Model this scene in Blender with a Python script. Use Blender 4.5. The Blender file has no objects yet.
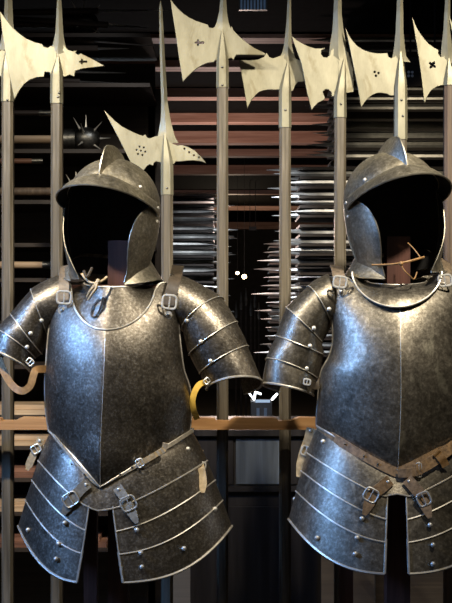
import bpy, bmesh, math, random
from mathutils import Vector, Matrix
random.seed(7)
PI = math.pi
R = math.radians
scene = bpy.context.scene
COL = scene.collection

# ------------------------------------------------------------------ frame
F = 1110.0                      # focal length in pixels, camera at (0,-3,1.5) looking along +y
CAMY, CAMZ = -3.0, 1.5

def U(px, py, y):
    s = (y - CAMY) / F
    return Vector(((px - 226.0) * s, y, CAMZ - (py - 301.5) * s))

def lut(tab, x):
    """smooth interpolation in a sorted list of (x, y)"""
    if x <= tab[0][0]: return tab[0][1]
    if x >= tab[-1][0]: return tab[-1][1]
    for i in range(len(tab) - 1):
        x0, y0 = tab[i]; x1, y1 = tab[i + 1]
        if x0 <= x <= x1:
            t = (x - x0) / (x1 - x0)
            m0 = (y1 - y0) / (x1 - x0); m1 = m0
            if i > 0: m0 = (y1 - tab[i - 1][1]) / (x1 - tab[i - 1][0])
            if i < len(tab) - 2: m1 = (tab[i + 2][1] - y0) / (tab[i + 2][0] - x0)
            h = x1 - x0
            return ((2*t**3 - 3*t*t + 1) * y0 + (t**3 - 2*t*t + t) * h * m0 +
                    (-2*t**3 + 3*t*t) * y1 + (t**3 - t*t) * h * m1)

# ------------------------------------------------------------------ materials
def mat_base(name):
    m = bpy.data.materials.new(name); m.use_nodes = True
    nt = m.node_tree
    b = nt.nodes['Principled BSDF']
    return m, nt, b

def ramp(nt, fac, stops):
    r = nt.nodes.new('ShaderNodeValToRGB')
    e = r.color_ramp.elements
    while len(e) < len(stops): e.new(0.5)
    for k, (p, c) in zip(e, stops):
        k.position = p; k.color = (c[0], c[1], c[2], 1)
    nt.links.new(fac, r.inputs['Fac'])
    return r.outputs['Color']

def noise(nt, scale, detail=5, rough=0.6, stretch=(1, 1, 1), off=(0, 0, 0), dist=0.0):
    tc = nt.nodes.new('ShaderNodeTexCoord')
    mp = nt.nodes.new('ShaderNodeMapping')
    mp.inputs['Scale'].default_value = stretch
    mp.inputs['Location'].default_value = off
    nt.links.new(tc.outputs['Object'], mp.inputs['Vector'])
    n = nt.nodes.new('ShaderNodeTexNoise')
    n.inputs['Scale'].default_value = scale
    n.inputs['Detail'].default_value = detail
    n.inputs['Roughness'].default_value = rough
    n.inputs['Distortion'].default_value = dist
    nt.links.new(mp.outputs['Vector'], n.inputs['Vector'])
    return n.outputs['Fac']

def mix(nt, a, b, fac):
    m = nt.nodes.new('ShaderNodeMix'); m.data_type = 'RGBA'
    nt.links.new(fac, m.inputs[0]); nt.links.new(a, m.inputs[6]); nt.links.new(b, m.inputs[7])
    return m.outputs[2]

def bump(nt, b, fac, strength, dist=0.002):
    n = nt.nodes.new('ShaderNodeBump')
    n.inputs['Strength'].default_value = strength
    n.inputs['Distance'].default_value = dist
    nt.links.new(fac, n.inputs['Height']); nt.links.new(n.outputs['Normal'], b.inputs['Normal'])

def metal(name, stops, scale=45, rough=(0.3, 0.5), metallic=1.0, stretch=(1, 1, 1), bumps=0.15,
          patch=None, off=(0, 0, 0)):
    m, nt, b = mat_base(name)
    n1 = noise(nt, scale, 6, 0.7, stretch, off)
    c = ramp(nt, n1, stops)
    if patch:
        n3 = noise(nt, patch[0], 5, 0.65, patch[3] if len(patch) > 3 else (1, 1, 1), off, 0.4)
        f = ramp(nt, n3, [(patch[1], (0, 0, 0)), (patch[1] + 0.1, (1, 1, 1))])
        rgb = nt.nodes.new('ShaderNodeRGB'); rgb.outputs[0].default_value = (*patch[2], 1)
        c = mix(nt, c, rgb.outputs[0], f)
    if metallic > .9:
        n4 = noise(nt, 11, 4, 0.6, (1, 1, .7), (5, 2, 1), .5)
        r4 = nt.nodes.new('ShaderNodeMapRange')
        r4.inputs['From Min'].default_value = .3; r4.inputs['From Max'].default_value = .7
        r4.inputs['To Min'].default_value = .72; r4.inputs['To Max'].default_value = 1.28
        nt.links.new(n4, r4.inputs['Value'])
        hs = nt.nodes.new('ShaderNodeHueSaturation')
        nt.links.new(r4.outputs[0], hs.inputs['Value']); nt.links.new(c, hs.inputs['Color']); c = hs.outputs['Color']
    nt.links.new(c, b.inputs['Base Color'])
    n2 = noise(nt, scale * 0.45, 4, 0.6, stretch, (3, 1, 2))
    r = nt.nodes.new('ShaderNodeMapRange')
    r.inputs['From Min'].default_value = 0.3; r.inputs['From Max'].default_value = 0.7
    r.inputs['To Min'].default_value = rough[0]; r.inputs['To Max'].default_value = rough[1]
    nt.links.new(n2, r.inputs['Value']); nt.links.new(r.outputs[0], b.inputs['Roughness'])
    b.inputs['Metallic'].default_value = metallic
    if bumps: bump(nt, b, n1, bumps)
    return m

def wood(name, dark, mid, light, axis='z', scale=30, rough=0.6, spec=0.4):
    m, nt, b = mat_base(name)
    st = {'x': (0.05, 1, 1), 'y': (1, 0.05, 1), 'z': (1, 1, 0.05)}[axis]
    n1 = noise(nt, scale, 6, 0.65, st, (0, 0, 0), 0.3)
    c = ramp(nt, n1, [(0.3, dark), (0.5, mid), (0.72, light)])
    nt.links.new(c, b.inputs['Base Color'])
    b.inputs['Roughness'].default_value = rough
    b.inputs['Specular IOR Level'].default_value = spec
    bump(nt, b, n1, 0.25)
    return m

def plain(name, col, rough=0.6, metallic=0.0, scale=60, var=0.35, bumps=0.2):
    m, nt, b = mat_base(name)
    n1 = noise(nt, scale, 4, 0.6)
    lo = tuple(x * (1 - var) for x in col); hi = tuple(min(1, x * (1 + var)) for x in col)
    nt.links.new(ramp(nt, n1, [(0.3, lo), (0.7, hi)]), b.inputs['Base Color'])
    b.inputs['Roughness'].default_value = rough; b.inputs['Metallic'].default_value = metallic
    if bumps: bump(nt, b, n1, bumps)
    return m

def glow(name, col, s):
    m, nt, b = mat_base(name)
    b.inputs['Base Color'].default_value = (*col, 1)
    b.inputs['Emission Color'].default_value = (*col, 1)
    b.inputs['Emission Strength'].default_value = s
    return m

M = {}
M['armour'] = metal('blackened_steel', [(0.32, (0.10, 0.084, 0.066)), (0.52, (0.19, 0.167, 0.136)), (0.70, (0.42, 0.385, 0.33))],
                    150, (0.32, 0.48), metallic=0.94, bumps=0.3)
M['armour_worn'] = metal('worn_steel', [(0.3, (0.115, 0.10, 0.077)), (0.52, (0.22, 0.195, 0.155)), (0.72, (0.42, 0.38, 0.31))],
                         110, (0.35, 0.50), metallic=0.94, bumps=0.28, patch=(9, 0.60, (0.50, 0.46, 0.36), (1, 1, 0.6)))
M['helm'] = metal('helmet_steel', [(0.3, (0.19, 0.168, 0.122)), (0.52, (0.34, 0.305, 0.235)), (0.72, (0.56, 0.51, 0.41))],
                  120, (0.38, 0.54), metallic=0.95, bumps=0.22)
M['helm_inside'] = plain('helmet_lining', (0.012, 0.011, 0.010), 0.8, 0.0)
M['rim'] = metal('bright_rim', [(0.3, (0.50, 0.46, 0.39)), (0.7, (0.78, 0.74, 0.66))], 60, (0.35, 0.5), metallic=0.75, bumps=0.1)
M['helm_rim'] = metal('helmet_rim', [(0.3, (0.22, 0.20, 0.155)), (0.7, (0.42, 0.39, 0.32))], 60, (0.35, 0.5), metallic=0.9, bumps=0.1)
M['rivet'] = metal('rivet_steel', [(0.3, (0.55, 0.53, 0.48)), (0.7, (0.80, 0.78, 0.72))], 60, (0.34, 0.45), metallic=0.55, bumps=0.0)
M['halberd'] = metal('polearm_steel', [(0.25, (0.20, 0.185, 0.125)), (0.5, (0.275, 0.255, 0.18)), (0.75, (0.35, 0.33, 0.24))],
                     22, (0.42, 0.6), metallic=0.55, stretch=(1, 1, 0.35), bumps=0.15, patch=(14, 0.56, (0.19, 0.165, 0.10), (1, 1, .4)))
def vary(m, lo, hi):
    nt = m.node_tree; b = nt.nodes['Principled BSDF']
    src = b.inputs['Base Color'].links[0].from_socket
    oi = nt.nodes.new('ShaderNodeObjectInfo')
    r = nt.nodes.new('ShaderNodeMapRange'); r.inputs['To Min'].default_value = lo; r.inputs['To Max'].default_value = hi
    nt.links.new(oi.outputs['Random'], r.inputs['Value'])
    hs = nt.nodes.new('ShaderNodeHueSaturation')
    nt.links.new(r.outputs[0], hs.inputs['Value']); nt.links.new(src, hs.inputs['Color'])
    nt.links.new(hs.outputs['Color'], b.inputs['Base Color'])
vary(M['halberd'], .74, .98)

M['pole'] = wood('grey_ash_pole', (0.055, 0.044, 0.030), (0.125, 0.104, 0.074), (0.22, 0.188, 0.142), 'z', 70, 0.45)
vary(M['pole'], .62, .92)
M['pole_bark'] = wood('dark_bark_pole', (0.045, 0.03, 0.02), (0.11, 0.075, 0.05), (0.20, 0.14, 0.09), 'z', 60, 0.6)
M['leather'] = plain('brown_leather', (0.23, 0.145, 0.075), 0.55, 0, 90, 0.5, 0.4)
M['leather_mid'] = plain('worn_brown_leather', (0.12, 0.088, 0.056), 0.55, 0, 90, 0.5, 0.4)
M['leather_grey'] = plain('grey_leather', (0.27, 0.24, 0.19), 0.6, 0, 90, 0.4, 0.4)
M['leather_dark'] = plain('dark_leather', (0.045, 0.032, 0.02), 0.55, 0, 90, 0.4, 0.4)
M['leather_pale'] = plain('buff_leather', (0.42, 0.32, 0.19), 0.6, 0, 90, 0.3, 0.3)
M['leather_orange'] = plain('tan_leather', (0.30, 0.165, 0.06), 0.55, 0, 90, 0.3, 0.3)
M['leather_yellow'] = plain('yellow_leather', (0.72, 0.46, 0.08), 0.55, 0, 60, 0.2, 0.2)
M['rail'] = wood('orange_pine', (0.30, 0.14, 0.05), (0.48, 0.25, 0.10), (0.62, 0.37, 0.17), 'x', 40, 0.5)
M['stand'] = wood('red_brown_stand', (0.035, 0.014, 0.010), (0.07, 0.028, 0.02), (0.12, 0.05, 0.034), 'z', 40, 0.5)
M['beam'] = wood('red_pine_beam', (0.28, 0.14, 0.10), (0.46, 0.25, 0.18), (0.66, 0.42, 0.33), 'x', 26, 0.6)
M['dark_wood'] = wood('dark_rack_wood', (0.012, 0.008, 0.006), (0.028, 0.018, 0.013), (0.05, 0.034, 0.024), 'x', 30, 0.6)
M['red_board'] = wood('red_brown_board', (0.10, 0.045, 0.03), (0.18, 0.085, 0.055), (0.27, 0.14, 0.09), 'x', 30, 0.55)
M['pale_board'] = wood('pale_board', (0.28, 0.18, 0.10), (0.46, 0.32, 0.20), (0.60, 0.46, 0.32), 'x', 30, 0.6)
M['varnish'] = wood('black_varnished_wood', (0.006, 0.005, 0.005), (0.012, 0.010, 0.010), (0.022, 0.019, 0.018), 'z', 30, 0.4, 0.35)
M['plank'] = wood('floor_plank', (0.03, 0.025, 0.02), (0.055, 0.045, 0.036), (0.08, 0.066, 0.05), 'x', 20, 0.5)
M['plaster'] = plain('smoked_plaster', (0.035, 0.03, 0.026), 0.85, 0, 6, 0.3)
M['blade'] = metal('sword_steel', [(0.3, (0.42, 0.41, 0.40)), (0.7, (0.80, 0.79, 0.77))], 30, (0.28, 0.45), metallic=1.0, stretch=(0.15, 1, 1), bumps=0.05)
M['iron'] = metal('black_iron', [(0.3, (0.06, 0.058, 0.052)), (0.7, (0.20, 0.19, 0.17))], 50, (0.3, 0.5), bumps=0.2)
M['louvre'] = plain('blue_grey_louvre', (0.22, 0.34, 0.55), 0.5, 0, 20, 0.2, 0)
M['painted_sheen_door'] = wood('painted_sheen_door', (0.03, 0.035, 0.042), (0.06, 0.07, 0.085), (0.13, 0.15, 0.18), 'z', 18, 0.35, 0.6)  # bluish sheen and its vertical streaks painted into the base colour
M['ceiling_black'] = plain('near_black_boards', (0.008, 0.007, 0.006), 0.9, 0, 20, 0.3, 0.1)  # even near-black base colour for the ceiling boards
M['ceiling_black'].node_tree.nodes['Principled BSDF'].inputs['Specular IOR Level'].default_value = 0.02
M['sign'] = plain('black_sign', (0.01, 0.01, 0.012), 0.4, 0, 20, 0.2, 0)
M['ornament'] = plain('pale_rosette', (0.75, 0.70, 0.62), 0.6, 0, 50, 0.2, 0)
M['case_frame'] = plain('grey_case', (0.10, 0.11, 0.13), 0.4, 0.3, 20, 0.2, 0)
M['edge_glow'] = glow('white_glow_edge', (0.85, 0.93, 1.0), 6)
M['panel_glow'] = glow('blue_white_lit_panel', (0.45, 0.62, 0.85), 0.6)
M['lamp_glow'] = glow('warm_bulb', (1.0, 0.72, 0.36), 14)

# ------------------------------------------------------------------ mesh builder
class MB:
    def __init__(self):
        self.v = []; self.f = []; self.m = []; self.flat = []
    def add(self, vs, fs, mat=0, flat=False):
        o = len(self.v)
        self.v += [Vector(p) for p in vs]
        for f in fs:
            self.f.append([i + o for i in f]); self.m.append(mat); self.flat.append(flat)
    def shell(self, fn, nu, nv, t=0.002, mat=0, mat_in=None, closed=False, rims=None, rim_r=0.0025, rim_mat=1):
        """fn(a,b) a,b in 0..1 -> Vector.  A sheet of thickness t; rims: subset of 'uUvV' edges to roll"""
        n_u = nu if closed else nu + 1
        P = [[fn(i / nu, j / nv) for j in range(nv + 1)] for i in range(n_u)]
        cen = Vector((0, 0, 0))
        for row in P:
            for p in row: cen += p
        cen /= n_u * (nv + 1)
        N = []
        vote = 0
        for i in range(n_u):
            row = []
            for j in range(nv + 1):
                if closed: a, b = P[(i - 1) % n_u][j], P[(i + 1) % n_u][j]
                else: a, b = P[max(i - 1, 0)][j], P[min(i + 1, nu)][j]
                c, d = P[i][max(j - 1, 0)], P[i][min(j + 1, nv)]
                n = (b - a).cross(d - c)
                n = n.normalized() if n.length > 1e-12 else Vector((0, 0, 0))
                row.append(n); vote += n.dot(P[i][j] - cen)
            N.append(row)
        s = 1 if vote >= 0 else -1
        W = nv + 1
        vs = [p for row in P for p in row]
        vs += [P[i][j] - N[i][j] * s * t for i in range(n_u) for j in range(W)]
        K = n_u * W
        fo, fi, fe = [], [], []
        for i in range(nu):
            i2 = (i + 1) % n_u
            for j in range(nv):
                q = [i * W + j, i2 * W + j, i2 * W + j + 1, i * W + j + 1]
                if s < 0: q.reverse()
                fo.append(q); fi.append([k + K for k in reversed(q)])
            for j, rev in ((0, False), (nv, True)):
                q = [i * W + j, i * W + j + K, i2 * W + j + K, i2 * W + j]
                if rev: q.reverse()
                if s < 0: q.reverse()
                fe.append(q)
        if not closed:
            for j in range(nv):
                for i, rev in ((0, True), (nu, False)):
                    q = [i * W + j, i * W + j + K, i * W + j + 1 + K, i * W + j + 1]
                    if rev: q.reverse()
                    if s < 0: q.reverse()
                    fe.append(q)
        o = len(self.v)
        self.v += vs
        for fs, mm in ((fo, mat), (fi, mat if mat_in is None else mat_in), (fe, mat)):
            for f in fs:
                self.f.append([k + o for k in f]); self.m.append(mm); self.flat.append(False)
        for r in (rims or ''):
            if r == 'v': pts = [P[i][0] for i in range(n_u)]
            if r == 'V': pts = [P[i][nv] for i in range(n_u)]
            if r == 'u': pts = P[0]
            if r == 'U': pts = P[-1]
            self.tube(pts, rim_r, 6, rim_mat, closed and r in 'vV')
    def tube(self, pts, r, n=6, mat=0, closed=False, caps=True):
        pts = [Vector(p) for p in pts]
        q = [pts[0]]
        for p in pts[1:]:
            if (p - q[-1]).length > 1e-6: q.append(p)
        pts = q
        L = len(pts)
        if L < 2: return
        rr = r if callable(r) else (lambda k: r)
        up = None; rings = []
        for i, p in enumerate(pts):
            if closed: d = pts[(i + 1) % L] - pts[i - 1]
            else: d = pts[min(i + 1, L - 1)] - pts[max(i - 1, 0)]
            d.normalize()
            if up is None:
                up = Vector((0, 0, 1)) if abs(d.z) < 0.9 else Vector((0, 1, 0))
            x = d.cross(up)
            if x.length < 1e-4: x = d.orthogonal()
            x.normalize(); up2 = x.cross(d).normalized(); up = up2
            rad = rr(i / (L - 1))
            rings.append([p + (x * math.cos(2*PI*k/n) + up2 * math.sin(2*PI*k/n)) * rad for k in range(n)])
        self.loft(rings, mat, closed, caps)
    def loft(self, rings, mat=0, closed=False, caps=True, flat=False):
        n = len(rings[0]); L = len(rings)
        vs = [p for r in rings for p in r]; fs = []
        for i in range(L if closed else L - 1):
            i2 = (i + 1) % L
            for k in range(n):
                k2 = (k + 1) % n
                fs.append([i*n + k, i*n + k2, i2*n + k2, i2*n + k])
        if caps and not closed:
            fs.append(list(reversed(range(n)))); fs.append([(L - 1) * n + k for k in range(n)])
        self.add(vs, fs, mat, flat)
    def box(self, a, b, mat=0):
        x0, x1 = sorted((a[0], b[0])); y0, y1 = sorted((a[1], b[1])); z0, z1 = sorted((a[2], b[2]))
        v = [(x, y, z) for x in (x0, x1) for y in (y0, y1) for z in (z0, z1)]
        f = [(0, 1, 3, 2), (4, 6, 7, 5), (0, 4, 5, 1), (2, 3, 7, 6), (0, 2, 6, 4), (1, 5, 7, 3)]
        self.add(v, f, mat, True)
    def bar(self, p, q, w, d, mat=0, ref=Vector((0, 1, 0))):
        p, q = Vector(p), Vector(q); ax = (q - p).normalized()
        x = ax.cross(ref).normalized(); y = x.cross(ax)
        rings = [[c + x * sx * w / 2 + y * sy * d / 2 for sx, sy in ((-1, -1), (1, -1), (1, 1), (-1, 1))] for c in (p, q)]
        self.loft(rings, mat, flat=True)
    def dome(self, c, nrm, r, h=0.6, n=10, mat=0):
        nrm = Vector(nrm).normalized(); x = nrm.orthogonal().normalized(); y = nrm.cross(x)
        c = Vector(c)
        rings = []
        for e in (-25, 0, 30, 60, 82):
            rr = r * math.cos(R(e)); hh = r * h * math.sin(R(e))
            rings.append([c + (x * math.cos(2*PI*k/n) + y * math.sin(2*PI*k/n)) * rr + nrm * hh for k in range(n)])
        self.loft(rings, mat)
    def ball(self, c, r, n=16, m=10, mat=0):
        rings = []
        for j in range(m + 1):
            e = -PI/2 + PI * j / m
            rr = max(r * math.cos(e), r * 0.02)
            rings.append([Vector(c) + Vector((rr * math.cos(2*PI*k/n), rr * math.sin(2*PI*k/n), r * math.sin(e))) for k in range(n)])
        self.loft(rings, mat)
    def ribbon(self, pts, hw, t=0.003, mat=0, nrm=Vector((0, -1, 0)), taper=None):
        pts = [Vector(p) for p in pts]; L = len(pts); rings = []
        for i, p in enumerate(pts):
            d = (pts[min(i + 1, L - 1)] - pts[max(i - 1, 0)]).normalized()
            s = d.cross(nrm).normalized(); n = s.cross(d).normalized()
            w = hw * (taper(i / (L - 1)) if taper else 1)
            rings.append([p - s*w - n*t/2, p + s*w - n*t/2, p + s*w + n*t/2, p - s*w + n*t/2])
        self.loft(rings, mat)
    def build(self, name, mats, parent=None, origin=None, smooth=True, angle=38):
        me = bpy.data.meshes.new(name)
        o3 = Vector(origin) if origin is not None else Vector((0, 0, 0))
        me.from_pydata([tuple(p - o3) for p in self.v], [], self.f)
        for m in (mats if isinstance(mats, (list, tuple)) else [mats]): me.materials.append(m)
        me.polygons.foreach_set('material_index', self.m)
        me.polygons.foreach_set('use_smooth', [smooth and not x for x in self.flat])
        bm = bmesh.new(); bm.from_mesh(me)
        bmesh.ops.recalc_face_normals(bm, faces=bm.faces)
        bm.to_mesh(me); bm.free()
        me.set_sharp_from_angle(angle=R(angle))
        me.update()
        ob = bpy.data.objects.new(name, me); COL.objects.link(ob)
        if parent: ob.parent = parent
        return ob

def tag(o, label=None, cat=None, group=None, kind=None):
    if label: o['label'] = label
    if cat: o['category'] = cat
    if group: o['group'] = group
    if kind: o['kind'] = kind
    return o

def thing(name, loc, label, cat, group=None, rz=0):
    o = bpy.data.objects.new(name, None); COL.objects.link(o)
    o.empty_display_size = 0.1
    o.location = loc; o.rotation_euler = (0, 0, rz)
    return tag(o, label, cat, group)

def struct(name, mb, m, **k):
    o = mb.build(name, m, **k); o['kind'] = 'structure'; return o

def copy_thing(root, loc, label=None, group=None, rot=None):
    r = root.copy(); COL.objects.link(r); r.location = loc
    if rot: r.rotation_euler = rot
    if label: r['label'] = label
    if group: r['group'] = group
    for ch in list(root.children):
        c = ch.copy(); COL.objects.link(c); c.parent = r
        for g in list(ch.children):
            d = g.copy(); COL.objects.link(d); d.parent = c
    return r

# surface picking: fn(a,b)->(px,py,y), returns the depth under a pixel
class Surf:
    def __init__(self, fn, n=70):
        self.pts = [fn(i / n, j / n) for i in range(n + 1) for j in range(n + 1)]
    def y(self, px, py):
        best = sorted(self.pts, key=lambda p: (p[0] - px)**2 + (p[1] - py)**2)[:5]
        best = [b for b in best if (b[0] - px)**2 + (b[1] - py)**2 < (best[0][0] - px)**2 + (best[0][1] - py)**2 + 9]
        return sum(b[2] for b in best) / len(best)

def P3(fn):
    return lambda a, b: U(*fn(a, b))

def densify(pts, n=5):
    out = []
    for i in range(len(pts) - 1):
        p0 = pts[max(i - 1, 0)]; p1 = pts[i]; p2 = pts[i + 1]; p3 = pts[min(i + 2, len(pts) - 1)]
        for k in range(n):
            t = k / n
            out.append(tuple(0.5 * ((2*p1[c]) + (-p0[c] + p2[c])*t + (2*p0[c] - 5*p1[c] + 4*p2[c] - p3[c])*t*t +
                             (-p0[c] + 3*p1[c] - 3*p2[c] + p3[c])*t**3) for c in range(len(p1))))
    out.append(tuple(pts[-1]))
    return out

def buckle(cx, cy, y, w, h, ang, parent, org, mat='rivet', r=0.0024, name='buckle'):
    """rounded rectangular frame with a prong; w,h in px"""
    b = MB(); ca, sa = math.cos(R(ang)), math.sin(R(ang))
    def P(u, v, dy=0): return U(cx + u * ca - v * sa, cy + u * sa + v * ca, y + dy)
    pts = []
    for k in range(24):
        t = 2 * PI * k / 24
        c, s = math.cos(t), math.sin(t)
        pts.append(P(w / 2 * math.copysign(abs(c)**0.5, c), h / 2 * math.copysign(abs(s)**0.5, s)))
    b.tube(pts, r, 6, 0, True)
    b.tube([P(0, -h / 2, -0.002), P(0, 0, -0.003), P(0, h / 2, -0.002)], r * 0.55, 6)
    return b.build(name, M[mat], parent, org)

# ------------------------------------------------------------------ suits of armour
def breast_fn(S):
    def fn(a, b):
        th = (a * 2 - 1) * PI / 2
        u = math.sin(th); au = abs(u)
        top = lut(S['top'], au); bot = S['bot'](au)
        py = top + (bot - top) * b
        rx = lut(S['ridge'], py)
        e = lut(S['xl'], py) if u < 0 else lut(S['xr'], py)
        px = rx + (e - rx) * au
        g = S['round'] * math.cos(th) + (1 - S['round']) * (1 - au)
        y = -(lut(S['ye'], py) + lut(S['D'], py) * g)
        return (px, py, y)
    return fn

def skirt_fn(S, t0, t1, th0, th1, off=0.0):
    """th in degrees from centre front, negative to the left"""
    def fn(a, b):
        t = t0 + (t1 - t0) * b
        r0 = th0(t) if callable(th0) else th0
        r1 = th1(t) if callable(th1) else th1
        th = R(r0 + (r1 - r0) * a)
        s, c = math.sin(th), math.cos(th)
        side = 0 if s < 0 else 1
        w = S['waist_half'][side] + (S['hem_half'][side] - S['waist_half'][side]) * max(t, 0) ** S.get('flare', 0.85)
        w *= 1 + off
        ac = abs(s) if c > 0 else 1.0
        yc_ = S['waist_c'] + (S['hem_c'] - S['waist_c']) * t
        ys_ = S['waist_s'] + (S['hem_s'] - S['waist_s']) * t
        ex = 1.1 + (S['hp'] - 1.1) * max(t, 0) ** 1.7
        py = yc_ + (ys_ - yc_) * ac ** ex
        px = S['cx'] + (S['cdx'] * t) + w * s
        d = S['waist_d'] + (S['hem_d'] - S['waist_d']) * max(t, 0) ** 0.85
        y = S['skirt_y'] - d * (1 + off) * c
        return (px, py, y)
    return fn

def make_suit(S):
    org = Vector((U(S['cx0'], 300, 0).x, 0, 0))
    suit = thing('half_armour', org, S['label'], 'armour')
    mA = M[S['mat']]; mats = [mA, M['rim']]

    # breastplate
    bf = breast_fn(S); b = MB()
    b.shell(P3(bf), 64, 48, 0.003, 0, rims='uUvV', rim_r=0.0032)
    rl = []
    for k in range(41):
        px, py, y = bf(.5, k / 40); rl.append(U(px, py, y - .0006))
    b.tube(rl, S['ridge_r'], 5, 1)
    bp = b.build('breastplate', mats, suit, org, angle=60)
    bsurf = Surf(lambda a, c: bf(a, c))
    # backplate
    b = MB()
    def back(a, c):
        th = (a * 2 - 1) * PI / 2; u = math.sin(th)
        top = lut(S['top'], 1) - 6 * (1 - u * u); bot = S['bot'](1.0)
        py = top + (bot - top) * c
        e0, e1 = lut(S['xl'], py), lut(S['xr'], py)
        px = (e0 + e1) / 2 + (e1 - e0) / 2 * u * 0.985
        return (px, py, -lut(S['ye'], py) + 0.012 + 0.15 * math.cos(th))
    b.shell(P3(back), 32, 20, 0.003, 0)
    b.build('backplate', mats, suit, org)

    # gorget
    b = MB(); G = S['gorget']
    if G['over']:
        def gf(a, c):
            th = (a * 2 - 1) * R(100); s, co = math.sin(th), math.cos(th)
            tx, ty, tyy = G['cx'] + G['rx'] * s, G['top'] + G['dip'] * (co - 1) * 0.5, -0.085 * co
            bx = G['bcx'] + G['bw'] * s; by = G['bside'] + (G['bfront'] - G['bside']) * max(co, 0) ** 1.1
            q = bsurf.y(bx, by) - 0.015
            if abs(s) > 0.9: q = min(q, -0.02)
            t = c
            return (tx + (bx - tx) * t, ty + (by - ty) * t, tyy + (q - tyy) * t - 0.012 * math.sin(PI * t) * co)
    else:
        def gf(a, c):
            th = (a * 2 - 1) * R(95); s, co = math.sin(th), math.cos(th)
            tx, ty, tyy = G['cx'] + G['rx'] * s, G['top'] + G['dip'] * (co - 1) * 0.5, -0.112 * co
            bx = G['bcx'] + G['bw'] * s; by = G['bside'] + (G['bfront'] - G['bside']) * max(co, 0) ** 0.9
            q = min(bsurf.y(bx, by) + 0.010, 0)
            t = c
            return (tx + (bx - tx) * t, ty + (by - ty) * t, tyy + (q - tyy) * t)
    b.shell(P3(gf), 40, 12, 0.002, 0, rims='vV', rim_r=0.0028)
    gorg = b.build('gorget', mats, suit, org)
    b = MB()
    def gb(a, c):
        th = (a * 2 - 1) * PI / 2; s, co = math.sin(th), math.cos(th)
        tx = G['cx'] + G['rx'] * s; bx = G['bcx'] + G['bw'] * 0.95 * s
        return (tx + (bx - tx) * c, G['top'] - G['dip'] + (S['bside_b'] - G['top'] + G['dip']) * c, 0.01 + (0.085 + 0.05 * c) * co)
    b.shell(P3(gb), 24, 6, 0.002, 0)
    b.build('gorget_back', mats, gorg, org)
    for (px, py) in G.get('rivets', []):
        b = MB(); b.dome(U(px, py, Surf(gf).y(px, py) - 0.002), (0, -1, 0.2), 0.006); b.build('rivet', M['iron'], gorg, org)
    if G.get('loop'):
        b = MB(); gs = Surf(gf)
        b.tube([U(x, y, gs.y(x, y) - 0.006) for x, y in densify(G['loop'], 4)], 0.0024, 6)
        b.build('lace_loop', M['leather_dark'], gorg, org)

    # pauldrons
    for Q in S['pauldrons']:
        n = len(Q['B']) - 1; rootm = None
        lam = []
        for k in range(n):
            A0, A1 = Q['B'][k], Q['B'][k + 1]
            def sec(Bk, ph, sc):
                O, Mi, I, rd, yc = Bk
                cx, cy = (O[0] + I[0]) / 2, (O[1] + I[1]) / 2
                wx, wy = (O[0] - I[0]) / 2, (O[1] - I[1]) / 2
                bx, by = Mi[0] - cx, Mi[1] - cy
                return (cx + sc * (wx * math.cos(ph) + bx * math.sin(ph)), cy + sc * (wy * math.cos(ph) + by * math.sin(ph)),
                        yc - sc * rd * math.sin(ph))
            def pf(a, c, A0=A0, A1=A1, k=k):
                ph = R(-70 + 250 * a)
                c2 = c * 1.0
                p0 = sec(A0, ph, 0.985 if k else 1.0); p1 = sec(A1, ph, 1.02)
                bul = 0.05 if k == 0 else 0.012
                e = 1 + bul * math.sin(PI * c2)
                mx = [p0[i] + (p1[i] - p0[i]) * c2 for i in range(3)]
                cc = [(A0[0][i] + A0[2][i]) / 2 * (1 - c2) + (A1[0][i] + A1[2][i]) / 2 * c2 for i in (0, 1)]
                yc = A0[4] * (1 - c2) + A1[4] * c2
                return (cc[0] + (mx[0] - cc[0]) * e, cc[1] + (mx[1] - cc[1]) * e, yc + (mx[2] - yc) * e)
            b = MB()
            b.shell(P3(pf), 36, 10, 0.0025, 0, rims='V', rim_r=0.0034 if k == n - 1 else 0.0016,
                    rim_mat=1)
            if k == 0:
                rootm = b.build('pauldron', mats, suit, org)
            else:
                b.build('lame', mats, rootm, org)
            lam.append(Surf(pf, 50))
        for (px, py) in Q['rivets']:
            y = min(s.y(px, py) for s in lam if min((p[0]-px)**2 + (p[1]-py)**2 for p in s.pts) < 12)
            b = MB(); b.dome(U(px, py, y - 0.001), (0.0, -1, 0.15), 0.0065, 0.75); b.build('rivet', M['rivet'], rootm, org)
        for st in Q.get('straps', []):
            b = MB(); b.ribbon([U(*p) for p in densify(st['pts'], 5)], st['hw'], 0.003)
            so = b.build('arm_strap', M[st['mat']], rootm, org)
            tag(so, st['label'])
            if 'buckle' in st:
                x, y_, d, w, h, an = st['buckle']
                buckle(x, y_, d, w, h, an, so, org)

    # fauld and tassets
    T = S['T']
    b = MB()
    ff = skirt_fn(S, -0.03, T[1], -112, 112, 0.014)
    def ff2(a, c):                                   # the middle of the fauld ends in a small arch
        px, py, y = ff(a, c)
        k = math.exp(-((px - S['arch'][0]) / S['arch'][1]) ** 2)
        return (px, py + S['arch'][2] * k * c * c, y)
    b.shell(P3(ff2), 64, 10, 0.0025, 0, rims='V', rim_r=0.0023)
    fauld = b.build('fauld', mats, suit, org)
    whole = Surf(skirt_fn(S, 0, 1, -110, 110), 110)
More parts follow.
